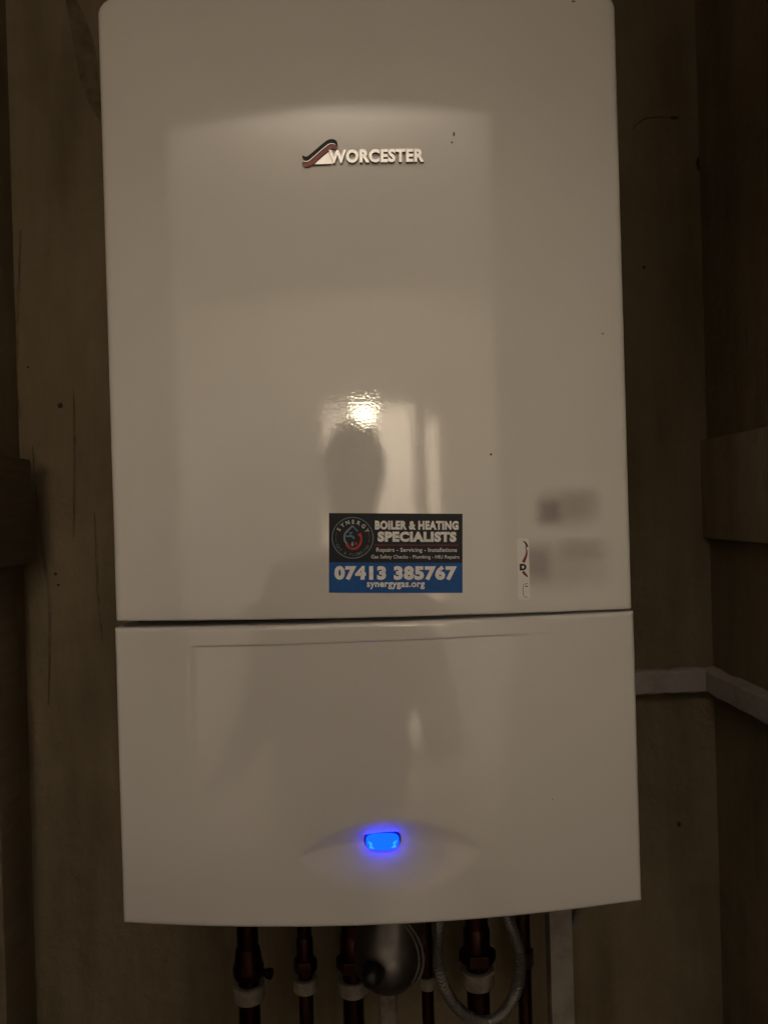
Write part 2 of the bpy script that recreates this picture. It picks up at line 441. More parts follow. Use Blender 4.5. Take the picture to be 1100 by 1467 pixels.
def d_outline(w_, h_, n=40):
    o = []
    for k in range(n):
        a = 2 * math.pi * k / n; c, s = math.cos(a), math.sin(a)
        e = 0.62
        x = w_ * math.copysign(abs(c) ** e, c); z = h_ * math.copysign(abs(s) ** (0.9 if s < 0 else 0.55), s)
        if s > 0: z += -0.10 * h_ * (x / w_) ** 2 * 0
        o.append((x, z))
    return o
def button(name, w_, h_, proud, dome, mat_, parent, cz=0.0):
    out = d_outline(w_, h_); v = []; f = []; n_ = len(out)
    yb = flap_y(LX, LZ)
    rings = [(1.0, 0.004), (1.0, -proud), (0.93, -proud - dome * 0.5), (0.7, -proud - dome * 0.85), (0.35, -proud - dome)]
    for sc, dy in rings:
        for x, z in out: v.append((LX + x * sc, yb + dy, BZ + LZ + cz + z * sc))
    for r_ in range(len(rings) - 1):
        for k in range(n_):
            k2 = (k + 1) % n_; f.append((r_ * n_ + k, r_ * n_ + k2, (r_ + 1) * n_ + k2, (r_ + 1) * n_ + k))
    f.append(tuple((len(rings) - 1) * n_ + k for k in range(n_)))
    return mesh_obj(name, v, f, mat_, parent, True, 50)
button('button_bezel', 0.0138, 0.0072, 0.0012, 0.0, bezel_m, flap_o, 0.0004)
btn = button('button_lens', 0.0125, 0.0060, 0.0030, 0.0030, glow, flap_o, -0.0002)
setp(btn, 'glowing blue button lens')
for sx in (-1, 1):
    yb = flap_y(LX, LZ) - 0.0063
    P = [(0.0078, 0.0005), (0.0108, 0.0018), (0.0092, -0.0010), (0.0100, -0.0030), (0.0065, -0.0036), (0.0082, -0.0016)]
    v = [(LX + sx * a, yb + 0.0018, BZ + LZ + b) for a, b in P] + [(LX + sx * a, yb - 0.0002, BZ + LZ + b) for a, b in P]
    f = [tuple(range(6)), tuple(range(11, 5, -1))] + [(k, (k + 1) % 6, 6 + (k + 1) % 6, 6 + k) for k in range(6)]
    mesh_obj('light_guide', v, f, glow2, flap_o)

# chips in the enamel
for (px, py, a, b) in [(650, 192, .0009, .0016), (647, 204, .0008, .0009), (863, 478, .0008, .0007), (703, 651, .0011, .0010), (821, 2, .0016, .0008), (791, 1145, .0005, .0005)]:
    blob('paint_chip', px, py, a, b, chip_m, boiler, surface=True, h=0.0003)

# ------------------------------------------------------------------ lettering
def text_geo(s, bold=0.0, res=3):
    cu = bpy.data.curves.new('lettering', 'FONT'); cu.body = s; cu.size = 1; cu.offset = bold; cu.space_character = 1 + bold * 1.8; cu.resolution_u = res
    cu.fill_mode = 'FRONT'
    o = bpy.data.objects.new('lettering', cu); col.objects.link(o)
    dg = bpy.context.evaluated_depsgraph_get(); me = bpy.data.meshes.new_from_object(o.evaluated_get(dg))
    v = [(p.co.x, p.co.y) for p in me.vertices]; f = [tuple(p.vertices) for p in me.polygons]
    bpy.data.objects.remove(o); bpy.data.curves.remove(cu); bpy.data.meshes.remove(me)
    return v, f
class Sheet:
    """flat artwork laid on the bowed front: picture-like (u right, v down) units of the artwork itself"""
    def __init__(s, p0, pu, pv, un, vn):
        s.o = Vector(p0); s.eu = (Vector(pu) - Vector(p0)) / un; s.ev = (Vector(pv) - Vector(p0)) / vn
    def co(s, u, v, lift):
        p = s.o + s.eu * u + s.ev * v
        return (p.x, front(p.x, p.y) - lift, p.y + BZ)
    def obj(s, name, pts, faces, mat_, lift, parent):
        return mesh_obj(name, [s.co(u, v, lift) for u, v in pts], faces, mat_, parent)
    def solid(s, name, loop, mat_, lift, depth, parent, face_mat=None):
        n = len(loop); v = [s.co(a, b, lift + depth) for a, b in loop] + [s.co(a, b, lift) for a, b in loop]
        f = [tuple(range(n))] + [(k, (k + 1) % n, n + (k + 1) % n, n + k) for k in range(n)]
        return mesh_obj(name, v, f, mat_, parent)
def fit_text(s, u0, u1, v0, v1, bold=0.02, ref=None):
    """text scaled so that its ink fills the box u0..u1, v0 (top)..v1 (bottom)"""
    v, f = text_geo(s, bold)
    rv = v if ref is None else text_geo(ref, bold)[0]
    x0, x1 = min(p[0] for p in v), max(p[0] for p in v); y0, y1 = min(p[1] for p in rv), max(p[1] for p in rv)
    return [(u0 + (p[0] - x0) / (x1 - x0) * (u1 - u0), v1 - (p[1] - y0) / (y1 - y0) * (v1 - v0)) for p in v], f

# raised badge: word in silver letters with a black and red ribbon
bx = [on_front(471, 217.5), on_front(607, 215.5), on_front(471, 236.8)]
bs = Sheet(bx[0], bx[1], bx[2], 136, 19.3)
badge = empty('badge', (bx[0][0], front(*bx[0]), bx[0][1] + BZ)); badge.parent = boiler; badge.matrix_parent_inverse = Matrix.Translation(-boiler.location)
setp(badge, 'raised silver WORCESTER lettering with black and red ribbon')
def raised(name, loop_v, loop_f, lift, depth, mface, mside, parent):
    n = len(loop_v)
    v = [bs.co(a, b, lift + depth) for a, b in loop_v] + [bs.co(a, b, lift) for a, b in loop_v]
    edges = {}
    for f in loop_f:
        for k in range(len(f)):
            e = (f[k], f[(k + 1) % len(f)]); edges[e] = edges.get(e, 0) + 1
    border = [e for e in edges if (e[1], e[0]) not in edges]
    faces = list(loop_f) + [(b, a, n + a, n + b) for a, b in border]
    o = mesh_obj(name, v, faces, mface, parent)
    o.data.materials.append(mside)
    for i, p in enumerate(o.data.polygons): p.material_index = 0 if i < len(loop_f) else 1
    return o
word = 'WORCESTER'
tv, tf = fit_text(word, 0, 136, 0, 19.3, 0.045)
# one mesh per letter: split the ink into connected islands
adj = {i: set() for i in range(len(tv))}
for f in tf:
    for a in f: adj[a].update(f)
seen = set(); islands = []
for i in range(len(tv)):
    if i in seen: continue
    st = [i]; isl = set()
    while st:
        k = st.pop()
        if k in isl: continue
        isl.add(k); st += list(adj[k] - isl)
    seen |= isl; islands.append(sorted(isl))
for isl in sorted(islands, key=lambda s_: min(tv[k][0] for k in s_)):
    mp = {k: i for i, k in enumerate(isl)}
    fs = [tuple(mp[k] for k in f) for f in tf if f[0] in mp]
    if fs: raised('letter', [tv[k] for k in isl], fs, 0.0002, 0.0030, chrome_m, badge_side_m, badge)
def ribbon(pts, widths):
    P = catmull([Vector((x, y, 0)) for x, y in pts], 6); n = len(P); a, b = [], []
    for i, p in enumerate(P):
        t = (P[min(i + 1, n - 1)] - P[max(i - 1, 0)]).normalized(); q = Vector((-t.y, t.x, 0))
        s_ = i / (n - 1) * (len(widths) - 1); k = min(int(s_), len(widths) - 2); wd = widths[k] + (widths[k + 1] - widths[k]) * (s_ - k)
        a.append((p.x + q.x * wd / 2, p.y + q.y * wd / 2)); b.append((p.x - q.x * wd / 2, p.y - q.y * wd / 2))
    v = a + b; f = [(i, i + 1, n + i + 1, n + i) for i in range(n - 1)]
    return v, f
def c4(x, y): return ((425 + x * 0.0818) - 471, (190 + y * 0.0818) - 217.5)
rb = [c4(*p) for p in [(108, 415), (140, 455), (205, 462), (300, 395), (440, 278), (545, 200), (615, 180), (675, 195), (705, 245)]]
v, f = ribbon(rb, [1.0, 4.5, 5.8, 5.8, 5.8, 6.2, 6.4, 5.0, 2.2]); raised('ribbon', v, f, 0.0002, 0.0024, badge_black, badge_side_m, badge)
rb = [c4(*p) for p in [(108, 540), (150, 570), (235, 560), (345, 470), (470, 362), (560, 290), (625, 268), (685, 285), (712, 325)]]
v, f = ribbon(rb, [2.4, 5.5, 6.0, 5.6, 5.4, 5.6, 6.0, 5.0, 2.0]); raised('ribbon', v, f, 0.0002, 0.0020, badge_red, badge_side_m, badge)
rb = [c4(*p) for p in [(112, 503), (150, 522), (215, 512), (320, 430), (455, 315), (555, 240), (620, 224), (690, 240)]]
v, f = ribbon(rb, [0.5, 0.9, 0.9, 0.9, 0.9, 0.9, 0.9, 0.5]); raised('silver_line', v, f, 0.0002, 0.0027, chrome_m, badge_side_m, badge)
tri = [c4(*p) for p in [(300, 556), (585, 330), (640, 556)]]
raised('silver_panel', tri, [(0, 1, 2)], 0.0002, 0.0008, chrome_m, badge_side_m, badge)
v, f = ribbon([c4(265, 578), c4(430, 574), c4(610, 568)], [1.0, 1.2, 1.2]); raised('base_line', v, f, 0.0002, 0.0012, badge_side_m, badge_side_m, badge)

# advertising sticker
sc_ = [on_front(471.3, 735), on_front(662.3, 736), on_front(471.3, 849)]
ss = Sheet(sc_[0], sc_[1], sc_[2], 191, 114)
def print_mat(name, c, rough=0.45, var=0.12):
    m = mat(name, c, rough, Specular_IOR_Level=0.22); n = noise(m, 260, 4, 0.6)
    r = ramp(m, n.outputs['Fac'], [(0.3, tuple(q * (1 - var) for q in c)), (0.7, tuple(min(1, q * (1 + var)) for q in c))])
    L(m, r.outputs[0], bsdf(m).inputs['Base Color']); return m
navy = print_mat('sticker_charcoal', (0.014, 0.016, 0.022)); blue = print_mat('sticker_blue', (0.010, 0.085, 0.30))
cream = print_mat('sticker_white_ink', (0.86, 0.86, 0.85)); grey_ink = print_mat('sticker_grey_ink', (0.62, 0.62, 0.62)); teal = print_mat('sticker_teal_ink', (0.20, 0.28, 0.31))
red_ink = print_mat('sticker_red_ink', (0.42, 0.045, 0.04)); dimred = print_mat('sticker_dark_red_ink', (0.22, 0.035, 0.035)); ltblue = print_mat('sticker_light_blue_ink', (0.10, 0.20, 0.30)); dim_ink = print_mat('sticker_dim_ink', (0.16, 0.165, 0.18))
def sheet_rect(name, u0, u1, v0, v1, mat_, lift, parent, nu=16, side=True):
    nv = 2; v = []; f = []
    for i in range(nu + 1):
        for j in range(nv + 1): v.append(ss.co(u0 + (u1 - u0) * i / nu, v0 + (v1 - v0) * j / nv, lift))
    for i in range(nu):
        for j in range(nv): f.append((i * 3 + j, (i + 1) * 3 + j, (i + 1) * 3 + j + 1, i * 3 + j + 1))
    loop = [0, 1, 2] + [i * 3 + 2 for i in range(1, nu + 1)] + [nu * 3 + 1, nu * 3] + [i * 3 for i in range(nu - 1, 0, -1)]
    if side:
        b = len(v)
        for k in loop: v.append((v[k][0], v[k][1] + lift, v[k][2]))
        for k in range(len(loop)): f.append((loop[k], loop[(k + 1) % len(loop)], b + (k + 1) % len(loop), b + k))
    return mesh_obj(name, v, f, mat_, parent)
stick = sheet_rect('sticker', 0, 191, 0, 114, navy, 0.00025, boiler)
setp(stick, 'dark and blue advertising sticker with white lettering and phone number')
band = sheet_rect('blue_band', 0.15, 190.85, 70.5, 113.85, blue, 0.00033, stick, side=False)
def k2(x, y): return (x * 0.19545 - 11.3, y * 0.19545 - 10)     # enlarged-view units to sticker units
def line_text(s, x0, x1, y0, y1, mat_, bold, ref=None, lift=0.0004):
    a = k2(x0, y0); b = k2(x1, y1); v, f = fit_text(s, a[0], b[0], a[1], b[1], bold, ref)
    return ss.obj('lettering', v, f, mat_, lift, stick)
line_text('BOILER & HEATING', 392, 1005, 104, 171, cream, 0.06)
line_text('SPECIALISTS', 412, 990, 184, 260, cream, 0.065)
line_text('Repairs - Servicing - Installations', 403, 993, 303, 342, cream, 0.010)
line_text('Gas Safety Checks - Plumbing - HIU Repairs', 365, 1010, 356, 390, cream, 0.006)
line_text('07413 385767', 97, 992, 434, 542, cream, 0.06, lift=0.00045)
line_text('synergygas.org', 333, 757, 556, 608, cream, 0.03, lift=0.00045)
a, b = k2(390, 281), k2(1005, 286)
v, f = ribbon([(a[0] + (b[0] - a[0]) * k / 5, (a[1] + b[1]) / 2) for k in range(6)], [1.1, 1.1]); ss.obj('red_rule', v, f, dimred, 0.0004, stick)
EC = (33.7, 35.2)
def arc_band(r0, r1, a0, a1, n=40):
    v = []; f = []
    for k in range(n + 1):
        a = math.radians(a0 + (a1 - a0) * k / n)
        v += [(EC[0] + r0 * math.cos(a), EC[1] - r0 * math.sin(a)), (EC[0] + r1 * math.cos(a), EC[1] - r1 * math.sin(a))]
    for k in range(n): f.append((2 * k, 2 * k + 1, 2 * k + 3, 2 * k + 2))
    return v, f
v, f = arc_band(28.6, 29.7, 0, 360, 90); ss.obj('emblem_ring', v, f, teal, 0.0004, stick)
def arc_text(s, r, a0, a1, hgt, mat_, bold, inward=False):
    V, F = [], []
    for i, ch in enumerate(s):
        if ch == ' ': continue
        a = a0 + (a1 - a0) * i / (len(s) - 1); tv_, tf_ = text_geo(ch, bold)
        cx = (min(p[0] for p in tv_) + max(p[0] for p in tv_)) / 2
        b = len(V); t = math.radians(a)
        rad = Vector((math.cos(t), -math.sin(t))); up_ = -rad if inward else rad; rt = Vector((-up_.y, up_.x))
        for x, y in tv_:
            q = rad * r + rt * ((x - cx) * hgt / 0.72) + up_ * ((y - 0.36) * hgt / 0.72)
            V.append((EC[0] + q.x, EC[1] + q.y))
        F += [tuple(b + k for k in g) for g in tf_]
    ss.obj('lettering', V, F, mat_, 0.0004, stick)
arc_text('SYNERGY', 23.0, 149, 27, 5.6, grey_ink, 0.025)
arc_text('GAS & PLUMBING', 24.2, 206, 330, 4.2, dim_ink, 0.01, True)
for a0, a1 in ((160, 176), (180, 196), (4, 20), (-16, 0)):
    v, f = arc_band(23.6, 24.2, a0, a1, 8); ss.obj('emblem_dash', v, f, dim_ink, 0.0004, stick)
def stroke(name, pts, wd, mat_, lift=0.0004):
    v, f = ribbon(pts, [wd, wd]); ss.obj(name, v, f, mat_, lift, stick)
def e4(x, y): return (x * 0.07273 - 6.3, y * 0.07273 - 5)
stroke('drop_outline', [e4(*p) for p in [(455, 690), (400, 620), (388, 540), (410, 460), (470, 395), (548, 318)]], 2.3, teal)
stroke('drop_outline', [e4(*p) for p in [(548, 318), (600, 375), (650, 430)]], 2.3, ltblue)
stroke('heat_arrow', [e4(*p) for p in [(690, 480), (720, 570), (700, 670), (640, 745), (560, 770), (480, 745), (445, 700)]], 2.9, red_ink)
ss.obj('arrow_head', [e4(635, 500), e4(705, 450), e4(735, 520)], [(0, 1, 2)], red_ink, 0.00042, stick)
ss.obj('arrow_head', [e4(408, 720), e4(432, 650), e4(490, 705)], [(0, 1, 2)], red_ink, 0.00042, stick)
stroke('tap', [e4(*p) for p in [(420, 525), (500, 520), (555, 530), (578, 575)]], 2.6, ltblue)
stroke('tap', [e4(*p) for p in [(510, 525), (510, 455)]], 1.6, ltblue)
stroke('tap', [e4(*p) for p in [(470, 455), (550, 455)]], 1.6, ltblue)
ss.obj('drip', [e4(*p) for p in [(545, 620), (575, 680), (562, 715), (540, 720), (520, 705), (520, 670)]], [tuple(range(6))], teal, 0.0004, stick)
ss.obj('flame', [e4(*p) for p in [(585, 620), (630, 650), (635, 695), (610, 700), (600, 660)]], [tuple(range(5))], red_ink, 0.0004, stick)

# two service labels whose print has smeared to soft grey patches
def smear_mat(name, blobs, base=(0.695, 0.68, 0.65)):
    m = mat(name, base, 0.05, IOR=1.6)
    g = N(m, 'ShaderNodeNewGeometry'); prev = None
    nz = noise(m, 55, 2, 0.5)
    for (px, py, rx, ry, colr, strength) in blobs:
        x, z = on_front(px, py); x2, _ = on_front(px + rx, py); _, z2 = on_front(px, py - ry)
        sub = N(m, 'ShaderNodeVectorMath'); sub.operation = 'SUBTRACT'; L(m, g.outputs['Position'], sub.inputs[0]); sub.inputs[1].default_value = (x, 0, z + BZ)
        mul = N(m, 'ShaderNodeVectorMath'); mul.operation = 'MULTIPLY'; L(m, sub.outputs[0], mul.inputs[0]); mul.inputs[1].default_value = (1 / abs(x2 - x), 0, 1 / abs(z2 - z))
        sq = N(m, 'ShaderNodeVectorMath'); sq.operation = 'MULTIPLY'; L(m, mul.outputs[0], sq.inputs[0]); L(m, mul.outputs[0], sq.inputs[1])
        ln = N(m, 'ShaderNodeVectorMath'); ln.operation = 'LENGTH'; L(m, sq.outputs[0], ln.inputs[0])
        p4 = N(m, 'ShaderNodeMath'); p4.operation = 'SQRT'; L(m, ln.outputs['Value'], p4.inputs[0])
        add = N(m, 'ShaderNodeMath'); add.operation = 'MULTIPLY_ADD'; L(m, nz.outputs['Fac'], add.inputs[0]); add.inputs[1].default_value = 0.3; L(m, p4.outputs[0], add.inputs[2])
        mr = N(m, 'ShaderNodeMapRange'); mr.interpolation_type = 'SMOOTHSTEP'; L(m, add.outputs[0], mr.inputs[0])
        mr.inputs[1].default_value = 0.35; mr.inputs[2].default_value = 1.15; mr.inputs[3].default_value = strength; mr.inputs[4].default_value = 0
        mx = N(m, 'ShaderNodeMix'); mx.data_type = 'RGBA'; L(m, mr.outputs[0], mx.inputs[0])
        if prev is None: mx.inputs[6].default_value = (*base, 1)
        else: L(m, prev, mx.inputs[6])
        mx.inputs[7].default_value = (*colr, 1); prev = mx.outputs[2]
    L(m, prev, bsdf(m).inputs['Base Color']); return m
def label_sheet(name, px0, px1, py0, py1, mat_, parent, lift=0.0002, n=10):
    p0, pu, pv = on_front(px0, py0), on_front(px1, py0 - (px1 - px0) * 0.012), on_front(px0 + (py1 - py0) * 0.02, py1)
    sh = Sheet(p0, pu, pv, 1, 1); v = []; f = []
    # rounded-corner outline
    wu, hv = px1 - px0, py1 - py0; r = 4.0; loop = []
    for cx, cy, a0 in ((wu - r, r, -90), (wu - r, hv - r, 0), (r, hv - r, 90), (r, r, 180)):
        for k in range(5):
            a = math.radians(a0 + 90 * k / 4); loop.append(((cx + r * math.cos(a)) / wu, (cy + r * math.sin(a)) / hv))
    ny = sorted(set([0, 1] + [round(q[0], 5) for q in loop] + [k / 16 for k in range(1, 16)]))
    def half(u):
        d = min(u, 1 - u) * wu
        return (r - math.sqrt(max(0.0, r * r - (r - d) ** 2))) / hv if d < r else 0.0
    m_ = len(ny)
    v = [sh.co(u, half(u), lift) for u in ny] + [sh.co(u, 1 - half(u), lift) for u in ny] + [sh.co(u, half(u), 0) for u in ny] + [sh.co(u, 1 - half(u), 0) for u in ny]
    f = []
    for k in range(m_ - 1):
        f += [(k, k + 1, m_ + k + 1, m_ + k), (k, k + 1, 2 * m_ + k + 1, 2 * m_ + k), (m_ + k, m_ + k + 1, 3 * m_ + k + 1, 3 * m_ + k)]
    f += [(0, m_, 3 * m_, 2 * m_), (m_ - 1, 2 * m_ - 1, 4 * m_ - 1, 3 * m_ - 1)]
    return mesh_obj(name, v, f, mat_, parent), sh
sm1 = smear_mat('smeared_label_print', [(812, 729, 58, 38, (0.40, 0.35, 0.31), 0.62), (828, 722, 40, 28, (0.34, 0.31, 0.27), 0.35), (787, 733, 26, 26, (0.20, 0.155, 0.17), 0.6)])
s1, _ = label_sheet('service_label', 738, 892, 676, 769.3, sm1, boiler, 0.00012)
setp(s1, 'small service label with smeared grey print')
sm2 = smear_mat('faded_label_print', [(812, 808, 78, 50, (0.46, 0.41, 0.37), 0.55), (832, 786, 46, 22, (0.36, 0.31, 0.30), 0.4), (768, 806, 30, 40, (0.26, 0.21, 0.22), 0.6)])
s2, sh2 = label_sheet('service_label', 739, 897, 770, 869, sm2, boiler, 0.00015)
setp(s2, 'service label with a dark letter D, red curl and smeared print')
sl = label_sheet('label_paper', 740, 757, 771, 859, print_mat('pale_label_paper', (0.76, 0.735, 0.725), 0.35, 0.03), s2, 0.0005)[0]
lab = Sheet(on_front(720, 680), on_front(920, 680 - 200 * 0.0), on_front(720, 900), 1100, 1210)
def lab_obj(name, pts, wd, mat_):
    v, f = ribbon(pts, wd); return lab.obj(name, v, f, mat_, 0.0006, s2)
ink_black = print_mat('label_black_ink', (0.02, 0.018, 0.018)); ink_maroon = print_mat('label_maroon_ink', (0.17, 0.035, 0.03))
lab_obj('curl', [(152, 525), (172, 540), (188, 572)], [3, 14, 16], ink_black)
lab_obj('curl', [(172, 565), (182, 610), (174, 650), (156, 694)], [5, 12, 18, 26], ink_maroon)
lab_obj('curl', [(152, 765), (168, 785), (190, 808)], [20, 20, 10], ink_maroon)
tv_, tf_ = fit_text('D', 128, 181, 704, 758, 0.08); lab.obj('lettering', tv_, tf_, ink_black, 0.0006, s2)
lab_obj('box_outline', [(190, 862), (165, 866), (154, 890), (156, 940), (166, 965), (190, 970)], [4, 4], ink_black)
lab_obj('box_print', [(170, 883), (192, 883)], [8, 8], ink_black)

# ------------------------------------------------------------------ pipework under the boiler
def zof(px, py, Y): return at(px, py, Y)
def pipe(px_top, px_bot, py_clip, dia, Y, label, fit=None, clip_h=22, clip_w=1.5, style='nut'):
    a = at(px_top, 1290, Y); c = at(px_bot, py_clip, Y); dx = (c.x - a.x) / (c.z - a.z)
    X = c.x; bot = Vector((X, Y, 0.9)); top = Vector((X, Y, BZ + 0.04))
    root = empty('pipe', bot); setp(root, label, 'pipe', 'pipes under the boiler')
    tube('pipe_run', [bot, (X, Y, 1.0), (X, Y, 1.1), top], dia / 2, copper_m, root, 18)
    hh = clip_h / 1103 * (Y - CAM.y)
    r = dia / 2
    lathe('pipe_clip', [(r * 1.0, 0), (r * clip_w - 0.001, 0), (r * clip_w, 0.001), (r * clip_w, hh - 0.001), (r * clip_w - 0.001, hh), (r, hh)], (X, Y, c.z - hh / 2), (0, 0, 1), clip_m, root)
    if fit:
        zf = at(px_bot, fit, Y).z; q = r * 1.3
        if style == 'drain':
            lathe('coupling', [(r, 0), (q, 0.001), (q * 1.12, 0.004), (q * 1.12, 0.012), (q, 0.015), (r * 1.12, 0.03), (r, 0.032)], (X, Y, zf - 0.008), (0, 0, 1), copper_m, root, 20)
            lathe('drain_screw', [(0.004, 0), (0.004, 0.010), (0.0055, 0.010), (0.0055, 0.014)], (X + q * 0.8, Y - 0.006, zf), (1, -0.35, 0), copper_m, root, 12)
        else:
            # compression nut, collar and solder ring
            lathe('nut', [(r, 0), (q * 1.15, 0.0006), (q * 1.22, 0.002), (q * 1.22, 0.012), (q * 1.15, 0.0135), (r, 0.014)], (X, Y, zf - 0.006), (0.04, 0.02, 1), copper_m, root, 6, 25)
            lathe('collar', [(r, 0), (r * 1.16, 0.001), (r * 1.16, 0.016 + 0.4 * r), (r * 1.05, 0.019 + 0.4 * r), (r, 0.02 + 0.4 * r)], (X, Y, zf + 0.0075), (0, 0, 1), copper_m, root, 20)
        lathe('solder_ring', [(r, 0), (r * 1.07, 0.0008), (r * 1.07, 0.0022), (r, 0.003)], (X, Y, zf - 0.022), (0, 0, 1), steel_m, root, 18)
    return root
pipe(355, 357, 1419, 0.022, 0.20, 'dark copper pipe with a drain screw on its coupling beside the plain wall', 1388, style='drain')
pipe(436, 438, 1409, 0.015, 0.20, 'thin dark copper pipe between two thicker pipes', 1383, 18, 1.65)
pipe(504, 506, 1411, 0.022, 0.21, 'copper pipe half hidden behind the round grey valve', 1380, 20, 1.42)
pipe(612, 612, 1405, 0.013, 0.22, 'thin dark pipe between the round grey valve and the braided hose', None, 18, 1.5)
pipe(683, 684, 1398, 0.024, 0.20, 'thick copper pipe inside the loop of braided hose', 1370, 24, 1.45)
p = at(751, 1400, 0.23)
root = empty('pipe', (p.x, 0.23, 0.9)); setp(root, 'copper pipe behind the outer side of the braided hose', 'pipe', 'pipes under the boiler')
tube('pipe_run', [(p.x, 0.23, 0.9), (p.x, 0.23, 1.05), (p.x, 0.23, BZ + 0.04)], 0.0075, copper_m, root)
z_ = at(751, 1372, 0.23).z
lathe('coupling', [(0.0075, 0), (0.0105, 0.001), (0.0105, 0.018), (0.0075, 0.019)], (p.x, 0.23, z_ - 0.009), (0, 0, 1), copper_m, root, 6)
# white waste pipe
p = at(556, 1440, 0.19)
root = empty('waste_pipe', (p.x, 0.19, 0.9)); setp(root, 'pale plastic waste pipe below the round grey valve', 'pipe')
tube('pipe_run', [(p.x, 0.19, 0.9), (p.x, 0.19, 1.0), (p.x, 0.19, at(556, 1400, 0.19).z)], 0.0095, clip_m, root)
lathe('socket', [(0.0095, 0), (0.012, 0.001), (0.012, 0.016), (0.0095, 0.017)], (p.x, 0.19, at(556, 1417, 0.19).z), (0, 0, 1), clip_m, root)
# round grey valve with a black knob
Yv = 0.13; c = at(556, 1368, Yv); R = 0.033
root = empty('valve', (c.x, Yv, c.z)); setp(root, 'round grey metal valve with black knob hanging under the flap', 'valve')
prof = [(0.001, -R)] + [(R * math.sin(a), -R * math.cos(a)) for a in [math.pi / 2 * k / 12 for k in range(1, 13)]] + [(R, 0.012), (R * 0.98, 0.03), (R * 0.93, 0.06)]
lathe('valve_body', prof, (c.x, Yv, c.z), (0.15, 0.45, 1), steel_m, root, 40)
kq = at(531, 1393, Yv - 0.03)
lathe('knob', [(0.010, 0), (0.0105, 0.004), (0.009, 0.012), (0.006, 0.016), (0.003, 0.017)], kq + Vector((0.004, -0.002, 0.004)), (-0.35, -0.8, -0.35), blackp_m, root, 18)
for o_ in (0, 6.5):
    pts = [at(x + o_, y, 0.11) for x, y in [(560, 1300), (580, 1325), (593, 1345), (600, 1370), (598, 1392), (590, 1408)]]
    tube('wire', catmull(pts, 6), 0.0012, cable_m, root, 8)
# braided filling loop
pts = [at(x, y, 0.15) for x, y in [(632, 1290), (629, 1325), (627, 1365), (632, 1400), (646, 1432), (668, 1455), (695, 1464), (720, 1452), (737, 1425), (744, 1392), (742, 1358), (732, 1328), (720, 1298)]]
path = catmull(pts, 12); hose = empty('braided_hose', path[6 * 12]); setp(hose, 'braided steel filling hose hanging in a U loop', 'hose')
verts, faces = tube_data(path, 0.0054, 16); core = mesh_obj('hose_core', verts, faces, cable_m, hose, True, 60)
# braid: crossing helical strands
length = sum((path[i + 1] - path[i]).length for i in range(len(path) - 1))
def braid():
    V, F = [], []
    fr = []; t0 = (path[1] - path[0]).normalized(); nrm = Vector((0, 1, 0)); nrm = (nrm - t0 * nrm.dot(t0)).normalized()
    for i, p_ in enumerate(path):
        t = (path[min(i + 1, len(path) - 1)] - path[max(i - 1, 0)]).normalized(); nrm = (nrm - t * nrm.dot(t)).normalized(); fr.append((p_, nrm.copy(), t.cross(nrm)))
    M = 260
    for sgn in (1, -1):
        for s_ in range(6):
            cur = []
            for k in range(M + 1):
                q = k / M * (len(path) - 1); i = min(int(q), len(path) - 2); ft = q - i
                p_ = fr[i][0].lerp(fr[i + 1][0], ft); a_ = fr[i][1].lerp(fr[i + 1][1], ft); b_ = fr[i][2].lerp(fr[i + 1][2], ft)
                ang = sgn * 2 * math.pi * (length / 0.022) * k / M + s_ * math.pi / 3
                cur.append(p_ + (a_ * math.cos(ang) + b_ * math.sin(ang)) * (0.0053 + 0.0002 * math.sin(ang * 3) * sgn))
            tube_data(cur, 0.00055, 4, V, F)
    return mesh_obj('braid', V, F, braid_m, hose, True, 80)
braid()
# white trunking on the wall below the boiler, with a thin cable beside it
a = at(783, 1400, YB); b = at(815, 1400, YB)
tr = box('trunking', (a.x, YB - 0.022, 0.85), (b.x, YB + 0.001, BZ + 0.1), trim_m, None, 0.0015)
setp(tr, 'dirty white upright trunking on the wall under the boiler', 'trunking')
pts = [at(x, y, YB - 0.012) for x, y in [(836, 1270), (830, 1300), (822, 1318), (814, 1335), (806, 1352)]]
cb = tube('cable', catmull(pts, 6), 0.0028, cable_m); setp(cb, 'thin pale cable slanting into the top of the white trunking', 'cable')

# ------------------------------------------------------------------ along the side walls
# white trim round the corner, right of the boiler: one length on each wall
def rough_bar(name, p0, p1, axis, hgt, dep, mat_, seed, parent=None):
    """bar from p0 to p1 (top inner edge on the wall), uneven top edge; axis = outward direction"""
    rnd = random.Random(seed); n = 26; V = []; F = []; ax = Vector(axis)
    for i in range(n + 1):
        t = i / n; p_ = Vector(p0).lerp(Vector(p1), t)
        j = rnd.uniform(-0.0014, 0.0012); j2 = rnd.uniform(-0.0010, 0.0010)
        for (o_, z_) in ((0, j), (dep - 0.002, j), (dep, j - 0.002), (dep, -hgt + 0.002 + j2), (dep - 0.002, -hgt + j2), (0, -hgt + j2)):
            V.append(p_ + ax * o_ + Vector((0, 0, z_)))
    for i in range(n):
        for k in range(6): F.append((i * 6 + k, i * 6 + (k + 1) % 6, (i + 1) * 6 + (k + 1) % 6, (i + 1) * 6 + k))
    F += [tuple(range(6)), tuple(n * 6 + k for k in reversed(range(6)))]
    return mesh_obj(name, V, F, mat_, parent, True, 30)
zt_ = at(960, 957, YB).z; hh = zt_ - at(960, 989, YB).z
tb = rough_bar('wall_trim', (0.12, YB + 0.0005, zt_), (XR + 0.0005, YB + 0.0005, zt_), (0, -1, 0), hh, 0.018, trim_m, 1)
setp(tb, 'dirty white trim strip on the back wall beside the boiler', 'trim')
tb = rough_bar('wall_trim', (XR + 0.0005, YB - 0.0185, zt_), (XR + 0.0005, -0.35, zt_), (-1, 0, 0), hh, 0.018, trim_m, 2)
